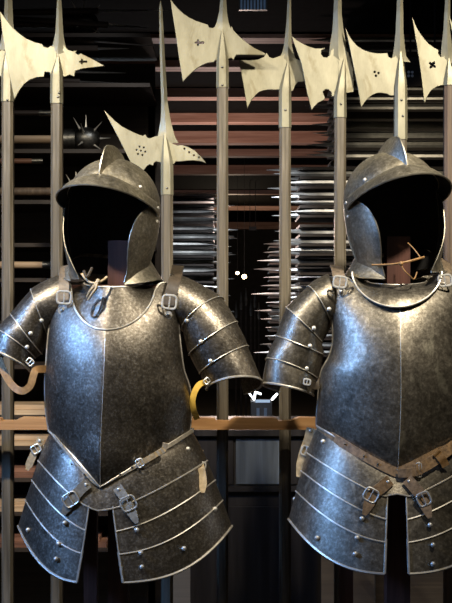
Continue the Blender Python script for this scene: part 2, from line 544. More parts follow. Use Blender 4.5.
    for side in (0, 1):
        tas = None
        for k in range(1, 4):
            g = S['gap'][side]
            if side == 0: lo, hi = -112, (lambda t: -g(t))
            else: lo, hi = (lambda t: g(t)), 112
            b = MB()
            f1 = skirt_fn(S, T[k] - 0.03, T[k + 1], lo, hi, 0.012 - 0.005 * k + 0.003)
            b.shell(P3(f1), 44, 8, 0.0025, 0, rims='V' + ('U' if side == 0 else 'u'),
                    rim_r=0.0036 if k == 3 else 0.0023)
            if tas is None: tas = b.build('tasset', mats, suit, org)
            else: b.build('lame', mats, tas, org)
        for (px, py) in S['skirt_rivets'][side]:
            y = whole.y(px, py)
            b = MB(); b.dome(U(px, py, y * 1.012 - 0.005), (0, -1, 0.1), 0.0066, 0.8); b.build('rivet', M['rivet'], tas, org)
        for st in S['skirt_straps'][side]:
            b = MB()
            pts = densify(st['pts'], 5)
            b.ribbon([U(x, y, whole.y(x, y) * 1.01 - 0.011) for x, y in pts], st['hw'], 0.003,
                     taper=lambda t: 1 if t < 0.8 else 1 - (t - 0.8) * 3.2)
            so = b.build('strap', M[st['mat']], tas, org)
            x, y, w, h, an = st['buckle']
            buckle(x, y, whole.y(x, y) * 1.01 - 0.016, w, h, an, so, org)
            b = MB(); x, y = st['pts'][0]; x2, y2 = st['pts'][1]
            b.dome(U(x * .75 + x2 * .25, y * .75 + y2 * .25, whole.y(x, y) * 1.01 - 0.013), (0, -1, 0.1), 0.005, 0.7)
            b.build('rivet', M['rivet'], so, org)

    # waist belt
    Bt = S['belt']; b = MB()
    def belt(a, c):
        th = R(-105 + 210 * a)
        s, co = math.sin(th), math.cos(th)
        side = 0 if s < 0 else 1
        w = S['waist_half'][side] * 1.02
        ac = abs(s) if co > 0 else 1
        py = S['waist_c'] + Bt['dc'] + (S['waist_s'] + Bt['ds'] - S['waist_c'] - Bt['dc']) * ac ** 1.15 + (c - 0.5) * Bt['w']
        return (S['cx'] + w * s, py, S['skirt_y'] - (S['waist_d'] * 1.02 + 0.004 + 0.004 * c) * co)
    b.shell(P3(belt), 60, 3, 0.003, 0)
    bo = b.build('waist_belt', M[Bt['mat']], suit, org)
    bs = Surf(belt)
    x, y, w, h, an = Bt['buckle']
    buckle(x, y, bs.y(x, y) - 0.012, w, h, an, bo, org, Bt.get('bmat', 'rivet'))
    for e in Bt['ends']:
        b = MB(); b.ribbon([U(px, py, bs.y(px, py) - dd) for px, py, dd in densify(e['pts'], 5)], e['hw'], 0.003)
        b.build('belt_end', M[e['mat']], bo, org)
    for (px, py) in Bt['rivets']:
        b = MB(); b.dome(U(px, py, bs.y(px, py) - 0.003), (0, -1, 0), 0.003, 0.7); b.build('rivet', M['iron'], bo, org)

    # shoulder straps
    for st in S['shoulder_straps']:
        b = MB(); b.ribbon([U(*p) for p in densify(st['pts'], 6)], st['hw'], 0.004)
        so = b.build('shoulder_strap', M[st['mat']], suit, org)
        x, y, d, w, h, an = st['buckle']
        buckle(x, y, d, w, h, an, so, org, r=0.003)
        x, y, d = st['rivet']
        b = MB()
        c = U(x, y, d)
        b.loft([[c + Vector((0.011 * math.cos(2*PI*k/14), dy, 0.011 * math.sin(2*PI*k/14))) for k in range(14)] for dy in (0.004, -0.001)])
        b.dome(c + Vector((0, -0.002, 0)), (0, -1, 0.1), 0.0055, 0.7)
        b.build('buckle_plate', M['rim'], so, org)
    return suit, org, bsurf

# --- the suit on the left
S1 = dict(
    label='blackened half armour on the left, narrow central point and dark gorget inside the breastplate',
    cx0=115, ridge_r=.0009, mat='armour', round=0.72,
    ridge=[(280, 107), (330, 105.5), (400, 102.5), (450, 100.5), (487, 100)],
    xl=[(282, 61), (300, 54), (330, 49), (360, 46.5), (385, 45), (410, 46), (437, 50), (487, 60)],
    xr=[(282, 172), (300, 177), (330, 179), (350, 181), (370, 184), (385, 189), (400, 191.5), (437, 189), (487, 180)],
    top=[(0, 330), (.2, 328), (.4, 321), (.55, 311), (.65, 300), (.72, 290), (.8, 284), (.9, 283), (1, 286)],
    bot=lambda a: 487 - 56 * a ** 1.1,
    D=[(280, .07), (330, .115), (380, .15), (430, .175), (460, .185), (490, .17)],
    ye=[(280, .0), (310, .035), (350, .05), (390, .04), (440, .02), (490, .015)],
    bside_b=288,
    gorget=dict(over=False, cx=113, rx=29, top=287, dip=7, bcx=113, bw=60, bside=284, bfront=336,
                rivets=[], loop=[(99, 299), (93, 306), (91, 315), (96, 316), (101, 306), (103, 297)]),
    pauldrons=[
        dict(B=[((56, 276), (64, 297), (54, 326), .07, .01), ((31, 290), (37, 308), (48, 336), .085, .01), ((11, 314), (23, 331), (42, 354), .085, .0),
                ((-4, 330), (13, 339), (35, 358), .08, -.005), ((-12, 350), (9, 357), (29.5, 371), .078, -.01)],
             rivets=[(41.5, 320.5), (30.6, 333.4), (27, 347)],
             straps=[dict(pts=[(-4, 352, -.03), (4, 372, -.05), (13, 386, -.06), (22, 391, -.07), (30, 386, -.075), (33, 377, -.075), (36, 370, -.07), (46, 369, -.05)],
                          hw=.0095, mat='leather_orange', label='tan leather arm strap hanging in a loop', buckle=(30, 362, -.07, 7, 6, 45))]),
        dict(B=[((175, 272), (168, 292), (176, 322), .07, .01), ((221, 297), (193, 312), (184, 331), .085, .01), ((237, 322), (211, 335.5), (189, 355), .085, .0),
                ((248, 346), (221, 357), (200, 374), .08, -.005), ((262, 383), (235, 377), (207, 389.5), .078, -.01)],
             rivets=[(186.6, 320.5), (201, 341.6), (210.5, 361)],
             straps=[dict(pts=[(206, 382, -.045), (200, 384, -.055), (195, 391, -.06), (192.5, 401, -.06), (194, 411, -.05), (197, 419, -.03)],
                          hw=.0078, mat='leather_yellow', label='bright yellow leather arm strap', buckle=(207, 381, -.055, 6, 5, -40))]),
    ],
    cx=98, cdx=0, waist_half=(48, 94), hem_half=(80, 134), waist_c=484, waist_s=434, hem_c=583, hem_s=526, hp=3.2,
    waist_d=.175, hem_d=.245, skirt_y=0.0, T=[0, .29, .5, .72, 1], arch=(98, 14, -2),
    gap=(lambda t: 9 + 9 * max(t - .3, 0), lambda t: 8 + 4 * max(t - .3, 0)),
    skirt_rivets=([(28, 530), (58.5, 544), (56, 559), (64.6, 523), (51, 436), (44, 447)], [(137, 530), (141, 553), (142, 567), (184, 548.5), (215, 509), (209, 487.5), (188, 449), (195, 446)]),
    skirt_straps=([dict(pts=[(88, 483), (80, 490), (72, 500), (63, 514)], hw=.0135, mat='leather_grey', buckle=(70.5, 499.5), an=0),
                   dict(pts=[(41, 438), (36, 449), (31, 460), (27, 470)], hw=.010, mat='leather_pale', buckle=(36, 449))],
                  [dict(pts=[(117, 487), (124, 497), (129, 506), (137, 523)], hw=.0125, mat='leather_grey', buckle=(128.5, 503.5)),
                   dict(pts=[(199, 450), (199.5, 463), (202, 477), (203, 493)], hw=.0115, mat='leather_pale', buckle=(200.5, 466.5))]),
    belt=dict(dc=1, ds=-4, w=4, mat='leather_grey', buckle=(140, 463, 7, 8, -30), bmat='rivet',
              ends=[dict(pts=[(140, 463, .012), (150, 458, .016), (158, 453, .02), (164, 449, .026), (165.5, 443, .03)], hw=.007, mat='leather_pale')],
              rivets=[(72, 464), (84, 474), (62, 453), (120, 474), (132, 467)]),
    shoulder_straps=[dict(pts=[(66, 266, .03), (64.5, 274, -.03), (64, 284, -.062), (63.5, 296, -.075), (63, 303, -.08)], hw=.014, mat='leather_mid',
                          buckle=(64, 297.5, -.100, 14, 12.5, 4), rivet=(62, 310.5, -.083)),
                     dict(pts=[(178, 266, .03), (176, 276, -.03), (173, 286, -.062), (170, 296, -.072), (168, 306, -.078)], hw=.016, mat='leather_dark',
                          buckle=(169.5, 302, -.100, 14, 13.5, 6), rivet=(168, 315, -.083))],
)
for sd in S1['skirt_straps']:
    for st, bz in zip(sd, ((15, 13, -32), (9, 8, -30)) if sd is S1['skirt_straps'][0] else ((15, 14, -25), (10, 9, 10))):
        st['buckle'] = (*st['buckle'][:2], *bz)

# --- the suit on the right
def mir(p, c=400): return (2 * c - p[0],) + tuple(p[1:])
xl2 = [(275, 330), (300, 330.5), (330, 333), (345, 332.5), (357, 329), (371, 321.5), (400, 318), (430, 317), (470, 325)]
PB2 = [((327, 274), (336, 297), (337, 326), .07, .01), ((307, 287), (321, 301), (331, 327), .085, .01), ((286, 308), (304, 323), (322, 342.5), .088, .005),
       ((276, 336), (299, 344), (324, 355), .085, .0), ((266, 360), (289, 363.5), (317.5, 379), .08, -.005), ((262.5, 384), (288, 386.5), (313, 395.5), .08, -.01)]
S2 = dict(
    label='worn half armour on the right, broad gorget over its breastplate and brown leather belt',
    cx0=398, ridge_r=.0011, mat='armour_worn', round=0.80,
    ridge=[(280, 399), (310, 400), (400, 401), (470, 398)],
    xl=xl2, xr=[(p, 801 - x) for p, x in xl2],
    top=[(0, 297), (.3, 294), (.5, 289), (.65, 282), (.78, 277.5), (.9, 277.5), (1, 281)],
    bot=lambda a: 470 - 44 * a ** 1.15,
    D=[(275, .075), (310, .11), (360, .145), (410, .17), (440, .18), (470, .17)],
    ye=[(275, .0), (310, .035), (350, .05), (390, .04), (440, .02), (490, .015)],
    bside_b=280,
    gorget=dict(over=True, cx=397, rx=30, top=285, dip=7, bcx=397, bw=45, bside=272, bfront=307, rivets=[(401, 286)]),
    pauldrons=[
        dict(B=PB2, rivets=[(313.7, 328), (310, 346), (306.5, 368.5), (329, 309)],
             straps=[dict(pts=[(303, 382, -.075), (309, 383, -.08), (316, 386, -.07), (321, 381, -.055), (322, 377, -.04)], hw=.009, mat='leather_dark',
                          label='short dark arm strap with steel buckle', buckle=(307, 382, -.085, 6.5, 5.5, 10))]),
        dict(B=[tuple(mir(p) for p in bk[:3]) + bk[3:] for bk in PB2], rivets=[mir(p) for p in [(313.7, 328), (310, 346), (306.5, 368.5), (329, 309)]]),
    ],
    cx=397, cdx=0, waist_half=(79, 82), hem_half=(108.5, 113), waist_c=474, waist_s=428, hem_c=574, hem_s=519, hp=2.7, flare=.8,
    waist_d=.18, hem_d=.26, skirt_y=0.0, T=[0, .27, .47, .69, 1], arch=(397, 9, -7),
    gap=(lambda t: 6.0 + 0.5 * t, lambda t: 5.6 + 0.5 * t),
    skirt_rivets=([(317, 538), (357, 538), (355, 554), (362, 518.5), (295, 499), (323, 441.5)], [(430, 525), (433, 545), (433, 564)]),
    skirt_straps=([dict(pts=[(390, 480), (382, 487), (373, 495), (364, 515)], hw=.0145, mat='leather', buckle=(371, 495, 14, 13, 28)),
                   dict(pts=[(311, 428), (308, 440), (303, 455), (298, 477)], hw=.012, mat='leather_pale', buckle=(306, 451, 9, 9, 20))],
                  [dict(pts=[(407, 479), (415, 488), (422, 497), (430, 518)], hw=.0145, mat='leather', buckle=(424, 499, 13, 13, -25))]),
    belt=dict(dc=-1.5, ds=-1, w=10, mat='leather', buckle=(419, 470, 5, 14, 0),
              ends=[dict(pts=[(398, 473, .008), (407, 473, .012), (416, 471.5, .014), (421, 470, .014)], hw=.011, mat='leather'),
                    dict(pts=[(417, 470, .014), (430, 463, .014), (440, 456, .014), (452, 447, .014), (462, 440, .012)], hw=.014, mat='leather'),
                    dict(pts=[(436, 452, .022), (442, 459, .022), (446, 466, .018)], hw=.010, mat='leather_orange')],
              rivets=[(364, 456), (378, 464), (345, 444)]),
    shoulder_straps=[dict(pts=[(336, 266, .03), (337.5, 271, -.03), (339, 277, -.055), (340.5, 284, -.066), (341, 287, -.068)], hw=.016, mat='leather_mid',
                          buckle=(340, 282, -.090, 13, 11, 8), rivet=(341.5, 291.5, -.072)),
                     dict(pts=[(446, 262, .03), (446, 268, -.03), (445, 275, -.055), (444.5, 283, -.066), (444, 286, -.068)], hw=.016, mat='leather_mid',
                          buckle=(445, 280.5, -.090, 13, 11, -6), rivet=(444.5, 290.5, -.072))],
)

# ------------------------------------------------------------------ helmets (local frame: faces -y, origin at temple level)
def make_helmet(px, py, yaw, tilt, label, mirror, y0=0.0, sc=1.0, roll=0.0, comb_h=.044, comb_w=.019):
    c = U(px, py, y0)
    base = 0.215
    h = thing('burgonet_helmet', c - Vector((0, 0, base)), label, 'helmet')
    h.rotation_euler = (tilt, roll, yaw); h.scale = (sc, sc, sc)
    O = Vector((0, 0, -base))           # mesh coordinates are relative to temple height; origin at the base
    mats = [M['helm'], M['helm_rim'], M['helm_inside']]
    A, B_, H = 0.124, 0.150, 0.128
    z_front = lambda ph: 0.012 + 0.058 * max(math.cos(ph), 0) ** 1.6 if math.cos(ph) > 0 else 0.012
    prof = [(0, 1.0), (.25, 1.01), (.5, .98), (.75, .89), (.9, .82), (1, .80)]
    # skull
    b = MB()
    def skull(a, t):
        ph = 2 * PI * a
        e0 = math.asin(min(max(z_front(ph), 0) / H, 0.95)) if math.cos(ph) > 0 else R(0)
        e0 = math.asin(min(z_front(ph) / H, .95))
        e = e0 + (PI / 2 - e0) * t
        ce = max(math.cos(e), 0.002)
        return Vector((A * math.sin(ph) * ce, -B_ * math.cos(ph) * ce, H * math.sin(e)))
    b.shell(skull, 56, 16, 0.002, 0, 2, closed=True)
    sk = b.build('skull', mats, h, O)
    # comb: a keel rising from the brow
    b = MB(); rings = []
    for k in range(25):
        e = R(32 + 108 * k / 24)
        t = k / 24
        tp = 0.27
        hh = 0.002 + (comb_h * (t / tp) ** 0.9 if t < tp else comb_h * (1 - 0.85 * ((t - tp) / (1 - tp)) ** 0.8))
        w = comb_w * min(1, .12 + .88 * (t / tp)) * (1 - 0.5 * max(t - tp, 0))
        y, z = -B_ * math.cos(e), H * math.sin(e)
        n = Vector((0, -math.cos(e) / B_, math.sin(e) / H)).normalized()
        p = Vector((0, y, z)) - n * 0.004
        rings.append([p + Vector((-w, 0, 0)), p + Vector((-w * .45, 0, 0)) + n * hh * .55, p + Vector((-.0025, 0, 0)) + n * hh,
                      p + Vector((.0025, 0, 0)) + n * hh, p + Vector((w * .45, 0, 0)) + n * hh * .55, p + Vector((w, 0, 0))])
    b.loft(rings)
    b.tube([(r[2] + r[3]) / 2 for r in rings], 0.0028, 6, 1)
    b.build('comb', mats, h, O, angle=50)
    # peak
    b = MB()
    def peak(a, t):
        ph = R(-91 + 182 * a); c0 = max(math.cos(ph), 0)
        zi = z_front(ph) + 0.004
        ce = math.sqrt(max(0, 1 - (zi / H) ** 2))
        pi_ = Vector((A * math.sin(ph) * ce, -B_ * math.cos(ph) * ce, zi)) * 1.004
        ext = 0.007 + 0.050 * c0 ** 0.9
        po = Vector(((A + ext * .75) * math.sin(ph) * (0.985), -(B_ * .98 + ext) * math.cos(ph), -0.018 + 0.055 * c0 ** 1.4))
        p = pi_.lerp(po, t)
        p.z += 0.008 * math.sin(PI * t)
        return p
    b.shell(peak, 48, 8, 0.002, 0, 2, rims='V', rim_r=0.0025)
    pk = b.build('peak', mats, h, O)
    # lower bowl with cheek openings
    f0 = [(0, 86), (.1, 70), (.2, 60), (.45, 49), (.7, 45), (.85, 38), (1, 24)]
    f1 = [(0, 84), (.08, 66), (.2, 53), (.45, 45), (.7, 46), (.85, 49), (1, 47)]
    b = MB()
    def bowl(a, t):
        p0 = R(86)
        ph = p0 + (2 * PI - 2 * p0) * a
        k = lut(prof, t)
        return Vector((A * k * math.sin(ph), -B_ * k * math.cos(ph), 0.014 - t * 0.200))
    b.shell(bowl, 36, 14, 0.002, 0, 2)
    b.build('bowl', mats, h, O)
    near = -1 if mirror else 1
    for s in (-1, 1):
        b = MB()
        def cheek(a, t):
            fo = lut(f1, t) if s == near else lut(f0, t) + 14 * math.sin(PI * min(t * 1.3, 1))
            ph = R(fo + (92 - fo) * a)
            k = lut(prof, t) * 1.018
            return Vector((s * A * k * math.sin(ph), -B_ * k * math.cos(ph) * (1 + .02 * math.sin(PI * t)), 0.012 - t * 0.214))
        b.shell(cheek, 16, 20, 0.002, 0, 2, rims='uV' if s == near else 'V', rim_r=0.0024)
        ck = b.build('cheekpiece', mats, h, O)
        for (aa, tt) in ((.55, .06), (.85, .05), (.85, .14), (.9, .22)):
            p = cheek(aa, tt); b = MB(); b.dome(p, (p.x, p.y, 0), 0.005, .7); b.build('rivet', M['rivet'], ck, O)
    # flared neck guard
    b = MB()
    def neck(a, t):
        ph = R(46 + 268 * a)
        g = max(0, math.sin(PI * min(a / .30, 1) / 2) if a < .5 else math.sin(PI * min((1 - a) / .30, 1) / 2))
        k = .845 + .36 * t ** 1.1 * g
        z0 = -0.205 + 0.075 * g
        z1 = -0.207 + 0.020 * (1 - abs(math.cos(ph))) - .008 * (1 - g)
        return Vector((A * k * math.sin(ph), -B_ * k * math.cos(ph), z0 + (z1 - z0) * t))
    b.shell(neck, 40, 8, 0.002, 0, rims='V', rim_r=0.0025)
    b.build('neck_guard', mats, h, O)
    for ph in (-58, 0, 58) if mirror else (58,):
        zi = z_front(R(ph)) + 0.016; ce = math.sqrt(1 - (zi / H) ** 2)
        p = Vector((A * math.sin(R(ph)) * ce, -B_ * math.cos(R(ph)) * ce, zi)) * 1.0
        if ph: b = MB(); b.dome(p, p, 0.0055, .7); b.build('rivet', M['rivet'], sk, O)
    return h

# ------------------------------------------------------------------ stands
def make_stand(post_px, top_py, leg_px, label, pw=21, post_y=0.0, ly=0.10):
    x = U(post_px, 300, post_y).x
    org = Vector((x, post_y, 0))
    st = thing('armour_stand', org, label, 'stand')
    zt = U(0, top_py, post_y).z; w = pw * 3.0 / F
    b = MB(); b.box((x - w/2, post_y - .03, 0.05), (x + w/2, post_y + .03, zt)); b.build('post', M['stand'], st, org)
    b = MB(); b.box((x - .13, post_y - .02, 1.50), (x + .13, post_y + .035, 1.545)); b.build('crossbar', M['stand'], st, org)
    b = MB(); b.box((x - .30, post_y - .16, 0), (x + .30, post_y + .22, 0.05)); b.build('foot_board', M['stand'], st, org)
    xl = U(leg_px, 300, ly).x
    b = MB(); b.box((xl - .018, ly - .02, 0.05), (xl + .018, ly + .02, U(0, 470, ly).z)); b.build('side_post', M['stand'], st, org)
    return st

suit1, org1, bs1 = make_suit(S1)
suit2, org2, bs2 = make_suit(S2)
H1 = make_helmet(108, 206, R(-13), R(0), 'open-faced steel helmet with low comb, on the left half armour', False, roll=R(4))
H2 = make_helmet(400, 202, R(13), R(-3), 'open-faced steel helmet with peaked comb, on the right half armour', True, sc=1.03, roll=R(-5), comb_w=.026)
make_stand(119, 241, 91, 'red-brown wooden stand post under the left half armour', 20)
make_stand(397, 237, 346, 'red-brown wooden stand post under the right half armour', 23)

# chin laces (parts of the helmets)
def helmet_part(b, name, m, h, label=None):
    inv = Matrix.LocRotScale(h.location, h.rotation_euler, h.scale).inverted()
    b.v = [inv @ p for p in b.v]
    o = b.build(name, M[m], h)
    return tag(o, label)
b = MB()
b.tube([U(*p) for p in densify([(82, 274, -.08), (88, 281, -.12), (93, 283, -.145), (100, 282, -.145), (107, 277, -.13)], 4)], .0035, 6)
b.tube([U(*p) for p in densify([(99, 280, -.15), (95, 285, -.155), (90, 291, -.15), (87, 297, -.14)], 4)], lambda t: .0045 * (1 - .3 * t), 6)
b.tube([U(*p) for p in densify([(97, 281, -.15), (96, 288, -.16), (92, 294, -.16), (88, 300, -.15)], 4)], lambda t: .004 * (1 - .3 * t), 6)
b.ball(U(98, 281, -.15), .006, 10, 6)
helmet_part(b, 'chin_lace', 'leather_pale', H1, 'knotted buff leather lace')
b = MB(); b.tube([U(*p) for p in densify([(92, 268, -.11), (87, 277, -.13), (84, 271, -.10)], 4)], .004, 6)
helmet_part(b, 'dark_thong', 'leather_dark', H1)
b = MB()
b.tube([U(*p) for p in densify([(372, 265, -.10), (390, 264.5, -.13), (401, 263, -.14), (410, 261, -.14), (424, 257, -.11)], 4)], .003, 6)
b.tube([U(*p) for p in densify([(401, 264, -.14), (404, 270, -.145), (410, 276, -.14), (414, 279, -.12), (417, 272, -.11)], 4)], .0016, 6)
b.tube([U(*p) for p in densify([(420, 257, -.12), (414, 249, -.11), (408, 243, -.09)], 4)], .0016, 6)
b.ball(U(401, 263.5, -.142), .006, 10, 6)
helmet_part(b, 'chin_cord', 'leather_orange', H2, 'thin tan cord tied across the opening')

# ------------------------------------------------------------------ halberds
def flat_plate(name, outlines, y, thick, m, parent, org, bev=0.0012):
    """outlines: list of pixel polygons, the first is the outer one, the others are holes"""
    cu = bpy.data.curves.new(name, 'CURVE'); cu.dimensions = '2D'; cu.fill_mode = 'BOTH'
    cu.extrude = thick / 2; cu.bevel_depth = bev; cu.bevel_resolution = 1; cu.offset = -bev
    for poly in outlines:
        sp = cu.splines.new('POLY'); sp.points.add(len(poly) - 1); sp.use_cyclic_u = True
        for q, p in zip(sp.points, poly):
            w = U(p[0], p[1], y); q.co = (w.x - org.x, w.z - org.z, 0, 1)
    t = bpy.data.objects.new('tmp', cu); COL.objects.link(t)
    dg = bpy.context.evaluated_depsgraph_get(); dg.update()
    me = bpy.data.meshes.new_from_object(t.evaluated_get(dg))
    bpy.data.objects.remove(t); bpy.data.curves.remove(cu)
    me.transform(Matrix(((1, 0, 0, 0), (0, 0, -1, y - org.y), (0, 1, 0, 0), (0, 0, 0, 1))))
    me.name = name; me.materials.clear(); me.materials.append(m)
    ob = bpy.data.objects.new(name, me); COL.objects.link(ob); ob.parent = parent
    return ob

def circ(x, y, r, n=10): return [(x + r * math.cos(2*PI*k/n), y + r * math.sin(2*PI*k/n)) for k in range(n)]
def cross(x, y, r, tail=0, rot=0):
    pts = []
    for k in range(32):
        t = 2 * PI * k / 32
        rr = r * (0.32 + 0.78 * abs(math.cos(2 * t)) ** 1.5)
        if tail and (k < 2 or k > 30): rr += tail
        pts.append((x + rr * math.cos(t + rot), y + rr * math.sin(t + rot)))
    return pts

def halberd(cx, y, label, spike, blade, beak, apex, full, sock, hw=6.1, holes=(), bholes=(), wood_m='pole', rot=0, rivets=()):
    org = Vector((U(cx, 0, y).x, y, 0))
    h = thing('halberd', org, label, 'halberd', 'halberds standing in the rail')
    s = (y - CAMY) / F
    flat_plate('axe_blade', [blade] + list(holes), y, 0.005, M['halberd'], h, org)
    if beak: flat_plate('back_fluke', [beak] + list(bholes), y, 0.005, M['halberd'], h, org)
    # spike with a diamond section
    ax0 = apex[0]
    b = MB(); rings = []
    fp, fx, fw = spike[-1]
    spike = spike + [(fp + 5, (fx * 2 + ax0) / 3, fw + 3.5)]
    for n_, (py, x, w) in enumerate(spike):
        c = U(x, py, y); w = w * s
        d = max(min(w * .75, .011), .0015)
        if n_ == len(spike) - 2: d = .008
        if n_ == len(spike) - 1: d = .0034
        rings.append([c + Vector((-w, 0, 0)), c + Vector((0, -d, 0)), c + Vector((w, 0, 0)), c + Vector((0, d, 0))])
    b.loft(rings); b.build('top_spike', M['halberd'], h, org, angle=20)
    # lancet socket
    ax, ay = apex
    def octo(c, w, d):
        k = .55
        return [c + Vector((w * p, d * q, 0)) for p, q in ((-1, -k), (-k, -1), (k, -1), (1, -k), (1, k), (k, 1), (-k, 1), (-1, k))]
    rings = []
    for k in range(9):
        t = k / 8; py = ay + (full - ay) * t
        x = ax + (cx - ax) * t; w = max(hw * s * t ** .75, .0008)
        rings.append(octo(U(x, py, y), w, .007 + .012 * min(1, t * 1.2)))
    rings.append(octo(U(cx, sock, y), (hw + .2) * s, .0195))
    b = MB(); b.loft(rings)
    b.build('socket', M['halberd'], h, org, angle=25)
    for px, py in rivets:
        b = MB(); b.dome(U(px, py, y - .0195), (0, -1, 0), .004, .5); b.build('rivet', M['iron'], h, org)
    # shaft
    b = MB()
    b.loft([octo(U(cx, full + 4, y), hw * s * .93, .0175), octo(Vector((org.x, y, 0.0)), hw * s * .97, .0185)])
    b.build('shaft', M[wood_m], h, org, angle=25)
    return h

def sh(pts, dx, dy): return [(p[0] + dx, p[1] + dy) for p in pts]
bl2 = [(0, 11), (5, 18), (12, 27), (19, 33.5), (27, 39), (35, 42.5), (42, 44), (44, 47), (48, 48), (51, 46), (57, 48), (57, 76), (51, 76), (50, 72.5), (45, 72), (44, 77), (37, 77.5), (30, 80), (24, 84.5), (19, 91.5), (14.5, 100), (10, 77), (5.5, 53), (2, 30)]
bk2 = [(57, 47), (63, 44), (68, 50), (73, 51.5), (77, 50.5), (75.5, 53), (78, 55), (81, 53.5), (83, 54.5), (94, 60), (104.5, 66), (92, 67.8), (82, 69), (75.5, 71), (74.5, 77), (70, 75), (65, 77), (57, 77)]
halberd(8, .44, 'pale halberd at the far left edge, mostly hidden behind its neighbour’s blade', [(-70, 8, .3), (0, 8.5, 3.8), (22, 8.5, 4.6), (45, 8, 8)],
        sh(bl2, -49, 4), sh(bk2, -49, 2), (8, 42), 74, 102, rivets=[(7.5, 100)])
halberd(57, .37, 'brightly lit halberd with cross-pierced fluke left of the left helmet', [(-70, 59, .3), (0, 59.2, 2.2), (20, 59.3, 3.2), (33, 59.3, 4), (44, 59, 6), (50, 58.5, 8)],
        bl2, bk2, (58.5, 55), 76, 104, bholes=[cross(82, 62, 2.4, 2.5)], rivets=[(58, 97), (59, 93)])
bl3 = [(104.3, 110.6), (115, 121), (122, 126.5), (129.5, 130.5), (137, 134), (143, 136), (145.4, 134.5), (147, 137.5), (150, 138.5), (155, 136.5), (166, 135), (166, 164), (160, 162.5), (156, 161.5), (154, 163), (153, 166), (150, 164.5), (147, 166), (145, 169), (141, 173), (137.5, 179), (130, 161), (118, 137)]
bk3 = [(166, 138), (172, 143.5), (177, 145.5), (182.5, 145.3), (188.5, 147.3), (194.5, 150.6), (201, 156.5), (206.6, 163.3), (201, 161.5), (194, 160.6), (187, 160.8), (180, 161.7), (176, 161.5), (174, 164.5), (172, 164), (166, 165)]
hl3 = [circ(141 + 4.4 * math.cos(k * PI / 3 + .2), 151 + 4.4 * math.sin(k * PI / 3 + .2), .95, 8) for k in range(6)] + [circ(141, 151, .9, 8)]
halberd(167.2, .46, 'lower halberd with dot-pierced blade and long thin spike above the left helmet', [(1, 160.5, .3), (8, 160.7, 1.6), (60, 162.5, 2.6), (103, 164.5, 3.2), (120, 165.6, 5), (130, 166, 7), (138, 166.5, 9)],
        bl3, bk3, (164.8, 131), 166, 195, holes=hl3, bholes=[circ(184.5, 149, 1, 8), circ(189.3, 152.5, 1, 8), circ(194, 155.6, 1, 8), circ(199, 157.7, 1, 8)], rivets=[(167, 188)])
bl4 = [(170.3, -1), (174, 4), (178.3, 9), (183.5, 13.8), (189.3, 17.7), (196, 21), (202.6, 23.2), (208, 24.8), (209, 27.6), (213, 28.3), (217, 25), (222, 22), (222, 62), (215.4, 60.2), (213.5, 62.5), (210, 62.5), (205, 64), (200.4, 66.4), (195, 70), (191.5, 73), (187, 77.5), (182.8, 82), (179, 58), (175.5, 33)]
bk4 = [(222, 22), (229, 25.5), (230.3, 29), (231.6, 26.3), (233.5, 30.5), (238, 35.4), (242.5, 39.5), (247, 43), (254, 48), (265, 53.3), (265, 55.3), (250, 55), (236.5, 55), (234.6, 57.5), (233.6, 60.2), (231, 58), (229, 59), (222, 61)]
halberd(222.5, .37, 'tall halberd with cross-pierced blade, its fluke overlapping the next blade to the right', [(-70, 223.5, .4), (0, 223.3, 3), (12, 223, 4), (22, 222.7, 5.8), (29, 222.4, 8.5)],
        bl4, bk4, (222.2, 29), 62, 88, holes=[cross(198, 43, 3, 3)], rivets=[(222.3, 67), (222.3, 85)])
bl5 = [(239, 60), (250, 60.6), (258, 59.5), (264, 57), (266.5, 53), (269, 57), (273, 58.5), (280, 56), (288, 53), (288, 92), (283, 91), (277.6, 90), (270, 89.8), (263, 90.7), (258.5, 92.5), (255.4, 95.5), (251, 101), (247.3, 108.6), (243.3, 84)]
bk5 = [(287, 54), (293, 58), (297, 59.5), (302, 61), (308, 65), (316, 80), (308, 78), (303, 82), (298, 82), (295, 86), (293, 91), (287, 92)]
halberd(285, .43, 'halberd with short square-cut blade under the neighbouring fluke, nearest the centre gap', [(-70, 289.8, .3), (0, 289.3, 1.8), (22, 288.8, 2.4), (44, 288, 3.8), (52, 287.8, 5.5), (58, 287.5, 8)],
        bl5, bk5, (288, 60), 92, 128, rivets=[(285.5, 110)])
bl6 = [(291.6, 36.3), (297, 40.5), (302.7, 44), (309, 46.8), (316, 48.7), (321, 48.5), (325.5, 48), (321.5, 50.5), (320.8, 54), (323, 57), (326.5, 57.8), (329.5, 55.5), (331, 50), (338, 46), (338, 97), (331.8, 96.5), (331, 92), (328.5, 89.8), (325.5, 89.6), (322.8, 91.8), (323.5, 94.5), (324.8, 97), (324.6, 99.6), (318, 103), (314.5, 106.5), (311.5, 110.3), (307, 93), (301.4, 64)]
bk6 = [(338, 44), (344, 45), (349, 55), (353, 70), (354, 92), (348, 93), (338, 95)]
halberd(340, .385, 'halberd with a round notch above and below its blade, behind left edge of right helmet', [(-70, 338, .5), (0, 337.8, 3.8), (15, 337.6, 4.3), (30, 338, 5.6), (45, 338, 8), (56, 338, 9)],
        bl6, bk6, (344.3, 57), 97, 118, rivets=[(341, 104)])
bl7 = [(345.4, 28), (348.5, 35), (352.4, 41), (357, 46), (362.3, 49.6), (368.5, 52), (374.7, 53.3), (381, 53.5), (387.3, 53.2), (388.3, 57), (391, 58.3), (394, 57), (400, 52), (400, 96), (389.6, 95.8), (387, 94), (384.6, 93.7), (380.5, 93), (376.5, 93.4), (372.3, 95.2), (368.5, 98), (365, 102), (361, 108), (357.5, 87), (353.4, 67), (349.2, 46)]
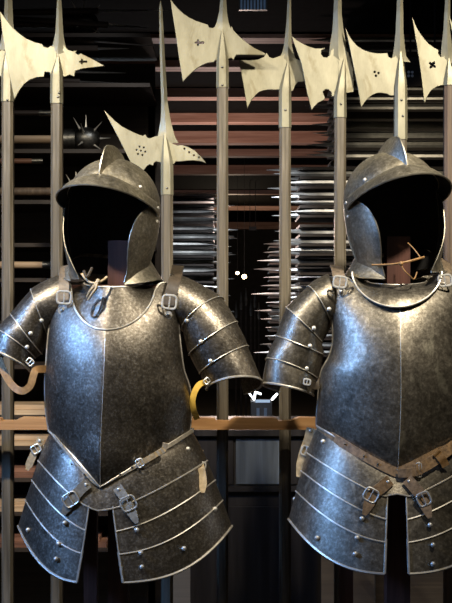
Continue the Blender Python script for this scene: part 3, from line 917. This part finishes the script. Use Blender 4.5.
halberd(400.5, .36, 'pale halberd with three dots pierced in its blade, behind the right helmet', [(-70, 400, .5), (0, 400, 3), (32, 399.6, 4), (48, 399.5, 5.5), (57, 399.5, 7)],
        bl7, None, (400.5, 48), 88, 140, hw=6.3, holes=[circ(374.5, 72.2, 1.1, 8), circ(378.3, 73.3, 1.1, 8), circ(375.8, 76, 1.1, 8)], rivets=[(401.5, 100), (403, 116)])
bl8 = [(412, 17.2), (415.5, 25.5), (419.3, 32.4), (424, 39), (429.2, 44.6), (434, 48), (438, 49.8), (438.3, 54.5), (440, 57), (442.5, 57), (449, 52), (449, 87), (447.8, 86), (445.5, 84.8), (441.6, 85.5), (437, 86.8), (433, 89.2), (430, 92), (428, 95.4), (426, 99.5), (424.3, 104), (421.7, 82), (419.2, 62), (415.5, 39)]
halberd(449.5, .38, 'halberd with an x-shaped piercing in its blade near the right edge', [(-70, 448.5, .5), (0, 447.8, 2.6), (30, 446.8, 3.4), (48, 446.8, 5.5), (58, 448, 7)],
        bl8, None, (448.5, 58), 82, 86, holes=[cross(432.2, 65.2, 3.6, 0, .6)], wood_m='pole_bark')
halberd(505, .375, 'halberd at the extreme right edge, only its blade edge showing', [(-70, 503, .5), (0, 503, 3), (32, 503, 4), (57, 503, 7)],
        sh(bl7, 103, -13), None, (504, 40), 78, 120)

# ------------------------------------------------------------------ the rail
yr = .30
org = Vector((0, yr, 0))
rail = thing('weapon_rail', org, 'orange-brown notched wooden rail running behind both suits', 'rail')
b = MB()
sr = (yr - CAMY) / F
prof_px = []
for cx in (-42, 8, 57, 107, 167, 222.5, 285, 340, 400.5, 449.5, 505):
    prof_px += [(cx - 12, 418), (cx - 8, 418.5), (cx - 6.5, 421), (cx + 6.5, 421), (cx + 9, 419.5), (cx + 14, 417.5)]
prof_px = sorted([p for p in prof_px if p[0] > -70])
x0, x1 = -120, 570
top = [(x0, 418)] + prof_px + [(x1, 418)]
vs, fs = [], []
for (px, py) in top:
    for (yy, pz) in ((yr, py), (yr + .035, py), (yr + .035, 429.8), (yr, 429.8)):
        w = U(px, pz, yr); vs.append((w.x, yy, w.z))
for i in range(len(top) - 1):
    for k in range(4):
        k2 = (k + 1) % 4
        fs.append([i*4 + k, i*4 + k2, i*4 + 4 + k2, i*4 + 4 + k])
fs += [[3, 2, 1, 0], [(len(top) - 1) * 4 + k for k in range(4)]]
b.add(vs, fs, 0, True)
b.build('notched_board', M['rail'], rail, org)
for px in (-100, 545):
    b = MB(); x = U(px, 0, yr).x
    b.box((x - .03, yr + .035, 0), (x + .03, yr + .085, U(0, 416, yr).z)); b.build('upright', M['dark_wood'], rail, org)

# ------------------------------------------------------------------ the room
YB = 16.0; XW = 3.6; ZC = 2.8; ZF = 3.25; YH = 1.0
b = MB(); b.box((-XW, -4, -.05), (XW, YB, 0)); struct('floor', b, M['plank'])
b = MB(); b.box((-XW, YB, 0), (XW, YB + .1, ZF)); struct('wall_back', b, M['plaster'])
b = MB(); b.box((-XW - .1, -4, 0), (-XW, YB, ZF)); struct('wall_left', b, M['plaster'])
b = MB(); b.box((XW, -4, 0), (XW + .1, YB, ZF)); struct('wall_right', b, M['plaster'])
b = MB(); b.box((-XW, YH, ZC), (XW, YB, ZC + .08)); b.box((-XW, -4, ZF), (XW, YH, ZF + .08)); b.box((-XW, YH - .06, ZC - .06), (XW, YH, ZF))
struct('ceiling', b, M['ceiling_black'])
bands = [(34, 38), (60, 67), (88, 97), (113, 122), (131, 143), (149, 156), (165, 174), (190, 194), (206, 210), (222, 229), (235, 239)]
for i, (t0, t1) in enumerate(bands):
    d = F * (ZC - CAMZ) / (301.5 - t0); y = d + CAMY; hb = d * (t1 - t0) / F
    if y > YB - .15: break
    b = MB(); b.box((-XW, y, ZC - hb), (XW, y + .12, ZC)); struct('trim_%d' % (i + 1), b, M['beam'])

# louvre at the top of the header
o = U(253, 6, 1.6)
lv = thing('ceiling_vent', o, 'small blue-grey slatted vent high between the halberd spikes', 'vent')
b = MB(); p, q = U(239, -14, 1.60), U(267, 11, 1.62); p.z = ZC; b.box(p, q); fr = b.build('vent_frame', M['sign'], lv, o)
for k in range(8):
    b = MB(); p, q = U(240.5 + k * 3.3, -8, 1.59), U(242.3 + k * 3.3, 10, 1.60); b.box(p, q); b.build('slat', M['louvre'], lv, o)

# ------------------------------------------------------------------ sword racks
def make_sword(blade_len=.92):
    r = thing('sword', (0, 0, 0), 'x', 'sword')
    b = MB(); rings = []
    for k in range(9):
        t = k / 8; x = -blade_len * t
        w = .016 * (1 - .35 * t) if k < 8 else .001
        w = w if t < .92 else w * .8
        rings.append([Vector((x, 0, .0165 - w)), Vector((x, -.0035, .0165)), Vector((x, 0, .0165 + w)), Vector((x, .0035, .0165))])
    b.loft(rings); b.build('blade', M['blade'], r, angle=15)
    b = MB(); b.tube([(.006, -.075, .014), (.004, -.03, .014), (.004, .03, .014), (.006, .075, .014)], .006, 8); b.build('cross_guard', M['iron'], r)
    b = MB(); b.tube([(.0, 0, .014), (.05, 0, .014), (.10, 0, .014)], lambda t: .010 + .003 * math.sin(PI * t), 8); b.build('grip', M['leather_dark'], r)
    b = MB(); b.ball((.112, 0, .0155), .0155, 10, 8); b.build('pommel', M['iron'], r)
    return r
proto = make_sword()
used = [False]
def place_sword(loc, rz, label, group):
    if not used[0]:
        used[0] = True; o = proto; o.location = loc; o.rotation_euler = (0, 0, rz); o['label'] = label; o['group'] = group
    else:
        o = copy_thing(proto, loc, label, group, (R(random.uniform(-16, 16)), 0, rz))
    return o

def sword_rack(y, rows, tip, end, label, slabel, group, dirn, depth=.34, per=2, jit=22, upright=True, shelf_m='dark_wood', high=0, step_px=0):
    """rows: pixel heights of the shelves; swords lie on them with tips at about px = tip"""
    s = (y - CAMY) / F
    xa, xb = U(tip, 0, y).x, U(end, 0, y).x
    org = Vector(((xa + xb) / 2, y + depth / 2, 0))
    rk = thing('weapon_rack', org, label, 'rack')
    lo, hi = min(xa, xb), max(xa, xb)
    step = step_px * s
    e = .13 * dirn
    for py in rows:
        z = U(0, py, y).z
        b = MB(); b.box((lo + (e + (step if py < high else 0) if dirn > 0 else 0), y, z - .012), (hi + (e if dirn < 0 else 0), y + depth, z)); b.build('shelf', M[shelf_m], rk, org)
        for k in range(per):
            if random.random() < .12: continue
            yy = y + .035 + (depth - .12) * (k / max(per - 1, 1))
            x = xa + dirn * (.92 + random.uniform(0, jit) * s - .03 * k) + (step if py < high else 0)
            place_sword((x, yy, z), (0 if dirn > 0 else PI) + R(random.uniform(-1.2, 1.2)), slabel, group)
    zt = min(U(0, rows[0], y).z + .06, ZC - .01)
    b = MB()
    xs = (lo + .55, hi - .02) if dirn > 0 else (lo + .02, hi - .55)
    for x in xs:
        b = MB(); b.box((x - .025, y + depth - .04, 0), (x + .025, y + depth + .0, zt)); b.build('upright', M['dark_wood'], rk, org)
    return rk

sword_rack(2.2, [42 + 9.6 * k for k in range(31)], 272, 560, 'tall dark rack stacked with blades right of the aisle, behind the right suit',
           'bare sword lying in the near rack right of the aisle', 'swords in the near right rack', 1, high=160, step_px=34)
sword_rack(4.8, [246 + 8.4 * k for k in range(14)], 251, 420, 'farther dark rack of blades right of the aisle, ending near the two bulbs',
           'bare sword lying in the farther rack right of the aisle', 'swords in the far right rack', 1, per=1, jit=16)
sword_rack(3.4, [196 + 8.5 * k for k in range(15)], 236, 60, 'dark rack of blades left of the aisle, behind the left suit',
           'bare sword in the rack left of the aisle, point towards the aisle', 'swords in the left rack', -1, jit=24)

# near left rack with maces, pikes and hafts
yl = 1.5
sl = (yl - CAMY) / F
org = Vector((U(60, 0, yl).x, yl + .2, 0))
rk = thing('storage_rack', org, 'deep dark rack of maces, hafts and boards at the far left', 'rack')
shelves = [33, 83, 149, 200, 243, 278, 322, 365, 415, 446, 478, 512, 548]
for py in shelves:
    b = MB(); a, c = U(-80, py, yl), U(150, py, yl)
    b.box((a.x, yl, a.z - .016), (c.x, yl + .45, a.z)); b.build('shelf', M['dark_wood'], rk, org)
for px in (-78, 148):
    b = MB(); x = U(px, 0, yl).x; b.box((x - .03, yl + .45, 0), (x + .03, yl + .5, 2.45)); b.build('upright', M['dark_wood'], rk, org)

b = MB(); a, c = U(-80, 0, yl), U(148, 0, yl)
b.box((a.x, yl + .45, .02), (c.x, yl + .47, U(0, 40, yl).z)); b.build('dark_backing', M['dark_wood'], rk, org)  # dark sheet added to blacken the view behind the rack

def mace(px_head, shelf_py, label, rr=.052, shaft='pole_bark', yoff=.12):
    z = U(0, shelf_py, yl).z
    x = U(px_head, 0, yl + yoff).x
    o = Vector((x, yl + yoff, z))
    m = thing('spiked_mace', o, label, 'mace', 'spiked maces in the left rack')
    cz = z + rr
    b = MB(); rings = []
    for k in range(13):
        t = k / 12; a = PI * t
        xx = x + rr * 1.15 * -math.cos(a); r_ = max(rr * math.sin(a) ** .8, .003)
        rings.append([Vector((xx, yl + yoff + r_ * math.cos(2*PI*j/16), cz + r_ * math.sin(2*PI*j/16))) for j in range(16)])
    b.loft(rings); b.build('head', M['iron'], m, o)
    b = MB(); b.tube([(x - rr * 1.7, o.y, cz), (x - rr * .8, o.y, cz)], rr * .86, 16); b.build('collar', M['iron'], m, o)
    for (dx, dy, dz) in ((0, 0, 1), (.75, -.3, .75), (1, -.1, .05), (.7, -.5, -.5), (-.2, -.85, -.35), (-.1, -.8, .5), (-.5, -.3, .9)):
        d = Vector((dx, dy, dz)).normalized(); c = Vector((x, o.y, cz))
        b = MB(); b.tube([c + d * rr * .9, c + d * rr * 1.25, c + d * rr * 2.0], lambda t: .0065 * (1 - .95 * t), 6); b.build('spike', M['rim'], m, o)
    b = MB(); b.tube([(x - rr * 1.5, o.y, cz), (x - .75, o.y, cz)], .017, 10); b.build('haft', M[shaft], m, o)
    return m
mace(84, 29, 'spiked mace with blue-black head at the top left, above the pierced fluke')
mace(86, 148, 'spiked mace with round head and pale haft, just left of the left helmet', shaft='pale_board')
mace(76, 199, 'spiked mace in shadow, on the shelf behind the left helmet’s brim', .042)

def pike(x0, y0, x1, y1, label, d=yl + .05, r=.006):
    o = U(x0, y0, d)
    m = thing('awl_pike', o, label, 'pike')
    a, c = U(x0, y0, d), U(x1, y1, d)
    b = MB(); b.tube([a, a.lerp(c, .5), c], lambda t: r * (1 - .85 * t), 4); b.build('point', M['blade'], m, o)
    b = MB(); b.tube([a + (a - c).normalized() * .5, a], .013, 8); b.build('haft', M['dark_wood'], m, o)
    return m
pike(98, 11, 169, 10, 'thin steel pike point at the very top, behind the long thin spike')
pike(108, 25, 148, 27.5, 'short pale pike point below the topmost one, left of the thin spike')
pike(94, 41, 154, 46, 'dull grey pike point sloping down towards the thin spike')
pike(98, 48.5, 129, 48.5, 'pale straight pike point just under the sloping grey one')
pike(76, 71.6, 126, 73, 'pale pike point just below the cross-pierced fluke')
pike(80, 82, 140, 84, 'dark pike point under the pale one, above the dot-pierced blade')

def haft(x0, x1, py, r, m, label, d=yl + .04):
    a, c = U(x0, py, d), U(x1, py, d)
    o = Vector((a.x, a.y, a.z - r))
    t = thing('hammer_haft', o, label, 'haft')
    b = MB(); b.tube([a, a.lerp(c, .5), c], lambda k: r * (1 - .12 * k), 10); b.build('shaft', M[m], t, o)
    b = MB(); b.tube([a.lerp(c, .88), c + Vector((.004, 0, 0))], r * 1.06, 10); b.build('end_ring', M['iron'], t, o)
haft(-40, 54, 265, .016, 'pale_board', 'pale wooden haft lying on the shelf left of the left shoulder')
haft(-40, 42, 161, .012, 'red_board', 'reddish haft in shadow under the pale mace haft at the left')
haft(-40, 50, 113, .012, 'dark_wood', 'dark haft above the pale mace haft at the left')
# boards stacked on lower shelves
lab = ['pale board on the shelf just above the rail at the far left', 'pale board below the rail behind the left strap', 'pale board beside the left tasset, middle shelf',
       'worn board beside the left tasset, lower shelf', 'worn board level with the left hem']
for i, (py, x1, m) in enumerate(((413, 60, 'pale_board'), (441, 70, 'pale_board'), (474, 70, 'red_board'), (508, 80, 'pale_board'), (545, 106, 'red_board'))):
    py2 = [415, 446, 478, 512, 548][i]
    z = U(0, py2, yl).z
    a = U(-50, py2, yl).x; c = U(x1, py2, yl).x
    for k in range(2):
        b = MB(); b.box((a + .03 * k, yl + .01 + .02 * k, z + .019 * k), (c - .03 * k, yl + .2, z + .018 + .019 * k))
        ob = b.build('loose_board', M[m], None); tag(ob, ('upper ' if k else 'lower ') + lab[i], 'board', 'boards on the left rack')

# cabinet seen below the rail
yc = 1.1
o = U(255, 520, yc); o.z = 0
cb = thing('wooden_cabinet', o, 'dark varnished cabinet with painted bluish sheen below the rail between the suits', 'cabinet')
def cbx(x0, y0, x1, y1, f, dep, name, m='varnish'):
    a, c = U(x0, y0, yc), U(x1, y1, yc)
    b = MB(); b.box((a.x, yc + f, max(c.z, 0)), (c.x, yc + f + dep, a.z)); return b.build(name, M[m], cb, o)
cbx(190, 434, 322, 900, .03, .45, 'body')
cbx(186, 430, 326, 436, .0, .5, 'top_board')
cbx(236, 439, 280, 485, .022, .008, 'door', 'painted_sheen_door')
cbx(194, 439, 233, 485, .022, .008, 'door')
cbx(283, 439, 318, 485, .022, .008, 'door')
cbx(188, 487, 324, 492, .005, .03, 'moulding')
cbx(194, 508, 318, 640, .022, .008, 'lower_panel')

# lit display case far down the aisle
yd = 7.0
o = U(262, 420, yd); o.z = 0
dc = thing('display_case', o, 'small lit glass display case far down the aisle', 'display case')
def tb(pts, name, m, r=.008):
    b = MB(); b.tube([U(px, py, yd + dy) for px, py, dy in pts], r, 6); return b.build(name, M[m], dc, o)
b = MB(); a, c = U(251, 402, yd), U(272, 470, yd); b.box((a.x, yd, 0), (c.x, yd + .3, a.z)); b.build('base', M['case_frame'], dc, o)
tb([(249, 393, .1), (254, 399.5, 0)], 'glow_edge', 'edge_glow', .007); tb([(254, 399.5, 0), (255.5, 392, .15), (261, 394, .2)], 'glow_edge', 'edge_glow', .009)
tb([(272, 399.5, 0), (277, 394, .1)], 'glow_edge', 'edge_glow', .011)  # emissive tubes imitate the lit glass edges of the case
b = MB(); a, c = U(255.5, 399.8, yd - .005), U(270, 402.5, yd); b.box((a.x, yd - .004, c.z), (c.x, yd + .004, a.z)); b.build('lit_panel', M['panel_glow'], dc, o)
for x in (258, 265.5):
    b = MB(); a, c = U(x - 1.5, 408, yd), U(x + 1.5, 416, yd); b.box((a.x, yd - .006, c.z), (c.x, yd, a.z)); b.build('front_panel', M['louvre'], dc, o)

# bulbs
for px, py, yy, r, lab in ((237.5, 273, 8.2, .018, 'left bulb of the two glowing warm bulbs down the aisle'), (244.3, 276.6, 7.0, .022, 'right, brighter of two glowing warm bulbs down the aisle')):
    o = U(px, py, yy)
    lp = thing('hanging_bulb', o, lab, 'lamp')
    b = MB(); b.ball(o, r, 12, 8); b.build('bulb', M['lamp_glow'], lp, o)
    b = MB(); b.tube([o + Vector((0, 0, r * .8)), (o.x, o.y, o.z + r * 2.4)], r * .6, 8); b.build('holder', M['iron'], lp, o)
    b = MB(); b.tube([(o.x, o.y, o.z + r * 2.3), (o.x, o.y, ZC)], .0015, 6); b.build('flex', M['sign'], lp, o)

# sign on a beam
d = F * (ZC - .10 - CAMZ) / (301.5 - 235) + CAMY
o = Vector((U(252.5, 228, 9.0).x, 9.0, U(0, 228, 9.0).z))
b = MB(); w = 12 / F
a, c = U(249, 226.5, 9.0), U(256.5, 230.3, 9.0); 
sg = thing('beam_sign', (a + c) / 2, 'small black sign hanging at a far ceiling beam', 'sign')
b.box((a.x, 9.0, c.z), (c.x, 9.012, a.z)); b.build('plate', M['sign'], sg, (a + c) / 2)
b = MB()
for x in (a.x + .01, c.x - .01): b.tube([(x, 9.006, a.z - .005), (x, 9.006, ZC)], .003, 6)
b.build('hanger', M['sign'], sg, (a + c) / 2)

# standing weapons at the end of the aisle
for i, (px, top, m) in enumerate(((236, 300, 'iron'), (241, 292, 'dark_wood'), (246, 288, 'blade'), (251, 298, 'iron'), (255, 290, 'dark_wood'), (259, 302, 'blade'))):
    yy = 9.5 + .12 * (i % 3)
    t = U(px, top, yy); o = Vector((t.x, yy, 0))
    p = thing('standing_spear', o, 'slim spear standing at the far end of the aisle', 'spear', 'spears at the end of the aisle')
    b = MB(); b.tube([(t.x, yy, 0), (t.x, yy, t.z - .2)], .014, 8); b.build('shaft', M['dark_wood'], p, o)
    b = MB(); b.loft([[Vector((t.x + w_ * a_, yy + .006 * c_, t.z - dz)) for a_, c_ in ((-1, 0), (0, -1), (1, 0), (0, 1))] for dz, w_ in ((.21, .012), (.14, .016), (.0, .002))])
    b.build('spearhead', M['blade'], p, o)

# dark board with pale rosette behind the right helmet
yo = 1.6
o = U(418, 86, yo)
pb = thing('rosette_board', o, 'dark panel with a pale four-petal rosette right of the pale halberd', 'panel')
b = MB(); a, c = U(406, 57, yo), U(440, 86, yo); b.box((a.x, yo, c.z), (c.x, yo + .02, a.z)); b.build('board', M['dark_wood'], pb, o)
b = MB()
for k in range(4):
    an = PI / 4 + k * PI / 2
    pts = circ(410.5 + 2.6 * math.cos(an), 74 + 2.6 * math.sin(an), 1.5, 8)
    b.loft([[U(x, y, yo - d_) for x, y in pts] for d_ in (0, .004)])
b.build('rosette', M['ornament'], pb, o)

b = MB()
for x in (a.x + .02, c.x - .02): b.tube([(x, yo + .01, a.z - .01), (x, yo + .01, ZC)], .004, 6)
b.build('hanger', M['sign'], pb, o)

# ------------------------------------------------------------------ lights
def lamp(kind, name, loc, target, power, col, **k):
    l = bpy.data.lights.new(name, kind); l.energy = power; l.color = col
    for a, v in k.items(): setattr(l, a, v)
    o = bpy.data.objects.new(name, l); COL.objects.link(o); o.location = loc
    o.rotation_euler = (Vector(target) - Vector(loc)).to_track_quat('-Z', 'Y').to_euler()
    return o
WARM = (1.0, 0.90, 0.72)
lamp('SPOT', 'track_spot', (-.95, -1.15, 3.1), (-.52, .25, 1.80), 370, WARM, spot_size=R(60), spot_blend=1.0, shadow_soft_size=.05)
lamp('SPOT', 'track_spot', (.10, -1.2, 3.1), (.0, .25, 1.85), 50, WARM, spot_size=R(56), spot_blend=1.0, shadow_soft_size=.05)
lamp('SPOT', 'track_spot', (.95, -1.15, 3.1), (.52, .25, 1.80), 350, WARM, spot_size=R(60), spot_blend=1.0, shadow_soft_size=.05)
lamp('AREA', 'window_light', (-2.4, -1.1, 2.45), (-.1, 0, 1.12), 13, (.20, .44, 1.0), shape='RECTANGLE', size=.4, size_y=.6, spread=R(70))
lamp('AREA', 'rear_cool_fill', (-1.2, 6.0, 1.5), (.6, 2.5, 1.6), 14, (.75, .88, 1.0), shape='RECTANGLE', size=1.0, size_y=1.2)  # added cool area light for the rack glints; no window stands here
lamp('SPOT', 'rack_fill', (.02, 1.5, 2.30), (.20, 3.2, 1.50), 150, (.82, .91, 1.0), spot_size=R(46), spot_blend=1.0, shadow_soft_size=.05)  # added spot that brightens the blade tips along the aisle
lamp('SPOT', 'rack_fill', (-.25, .95, 2.72), (-.75, 1.6, 1.95), 14, (.9, .95, 1.0), spot_size=R(80), spot_blend=.8, shadow_soft_size=.04)  # added spot that lifts the near left rack
lamp('SPOT', 'rack_fill', (.95, 1.05, 2.3), (1.0, 2.2, 2.05), 10, (1.0, .84, .55), spot_size=R(60), spot_blend=.8, shadow_soft_size=.04)  # added warm spot for the upper right blades
lamp('SPOT', 'vent_fill', (.15, .4, 2.55), (.12, 1.6, 2.72), 6, (.7, .85, 1.0), spot_size=R(20), spot_blend=.8, shadow_soft_size=.03)  # added spot so that the vent slats show
lamp('POINT', 'rear_fill', (.18, 8.7, 1.7), (0, 0, 0), 3, (.6, .8, 1.0), shadow_soft_size=.04)  # added bluish light for the far spears
lamp('POINT', 'rear_fill', (.0, 4.3, 1.95), (0, 0, 0), 34, (1.0, .76, .66), shadow_soft_size=.05)  # added unseen light that brightens the ceiling beams
lamp('POINT', 'rear_fill', (.05, 11.0, 2.2), (0, 0, 0), 26, (1.0, .80, .58), shadow_soft_size=.1)  # added unseen light for the farthest beams

w = bpy.data.worlds.new('dim_hall'); scene.world = w; w.use_nodes = True
w.node_tree.nodes['Background'].inputs[0].default_value = (.075, .068, .058, 1)
w.node_tree.nodes['Background'].inputs[1].default_value = 1.0

# ------------------------------------------------------------------ camera
cd = bpy.data.cameras.new('camera'); cam = bpy.data.objects.new('camera', cd); COL.objects.link(cam)
cam.location = (0, CAMY, CAMZ); cam.rotation_euler = (PI / 2, 0, 0)
cd.sensor_fit = 'VERTICAL'; cd.sensor_height = 36.0; cd.lens = 36.0 * F / 603.0
cd.clip_start = .05
scene.camera = cam
vs_ = scene.view_settings
vs_.view_transform = 'Standard'; vs_.look = 'None'; vs_.gamma = 1; vs_.exposure = 0; vs_.use_curve_mapping = False
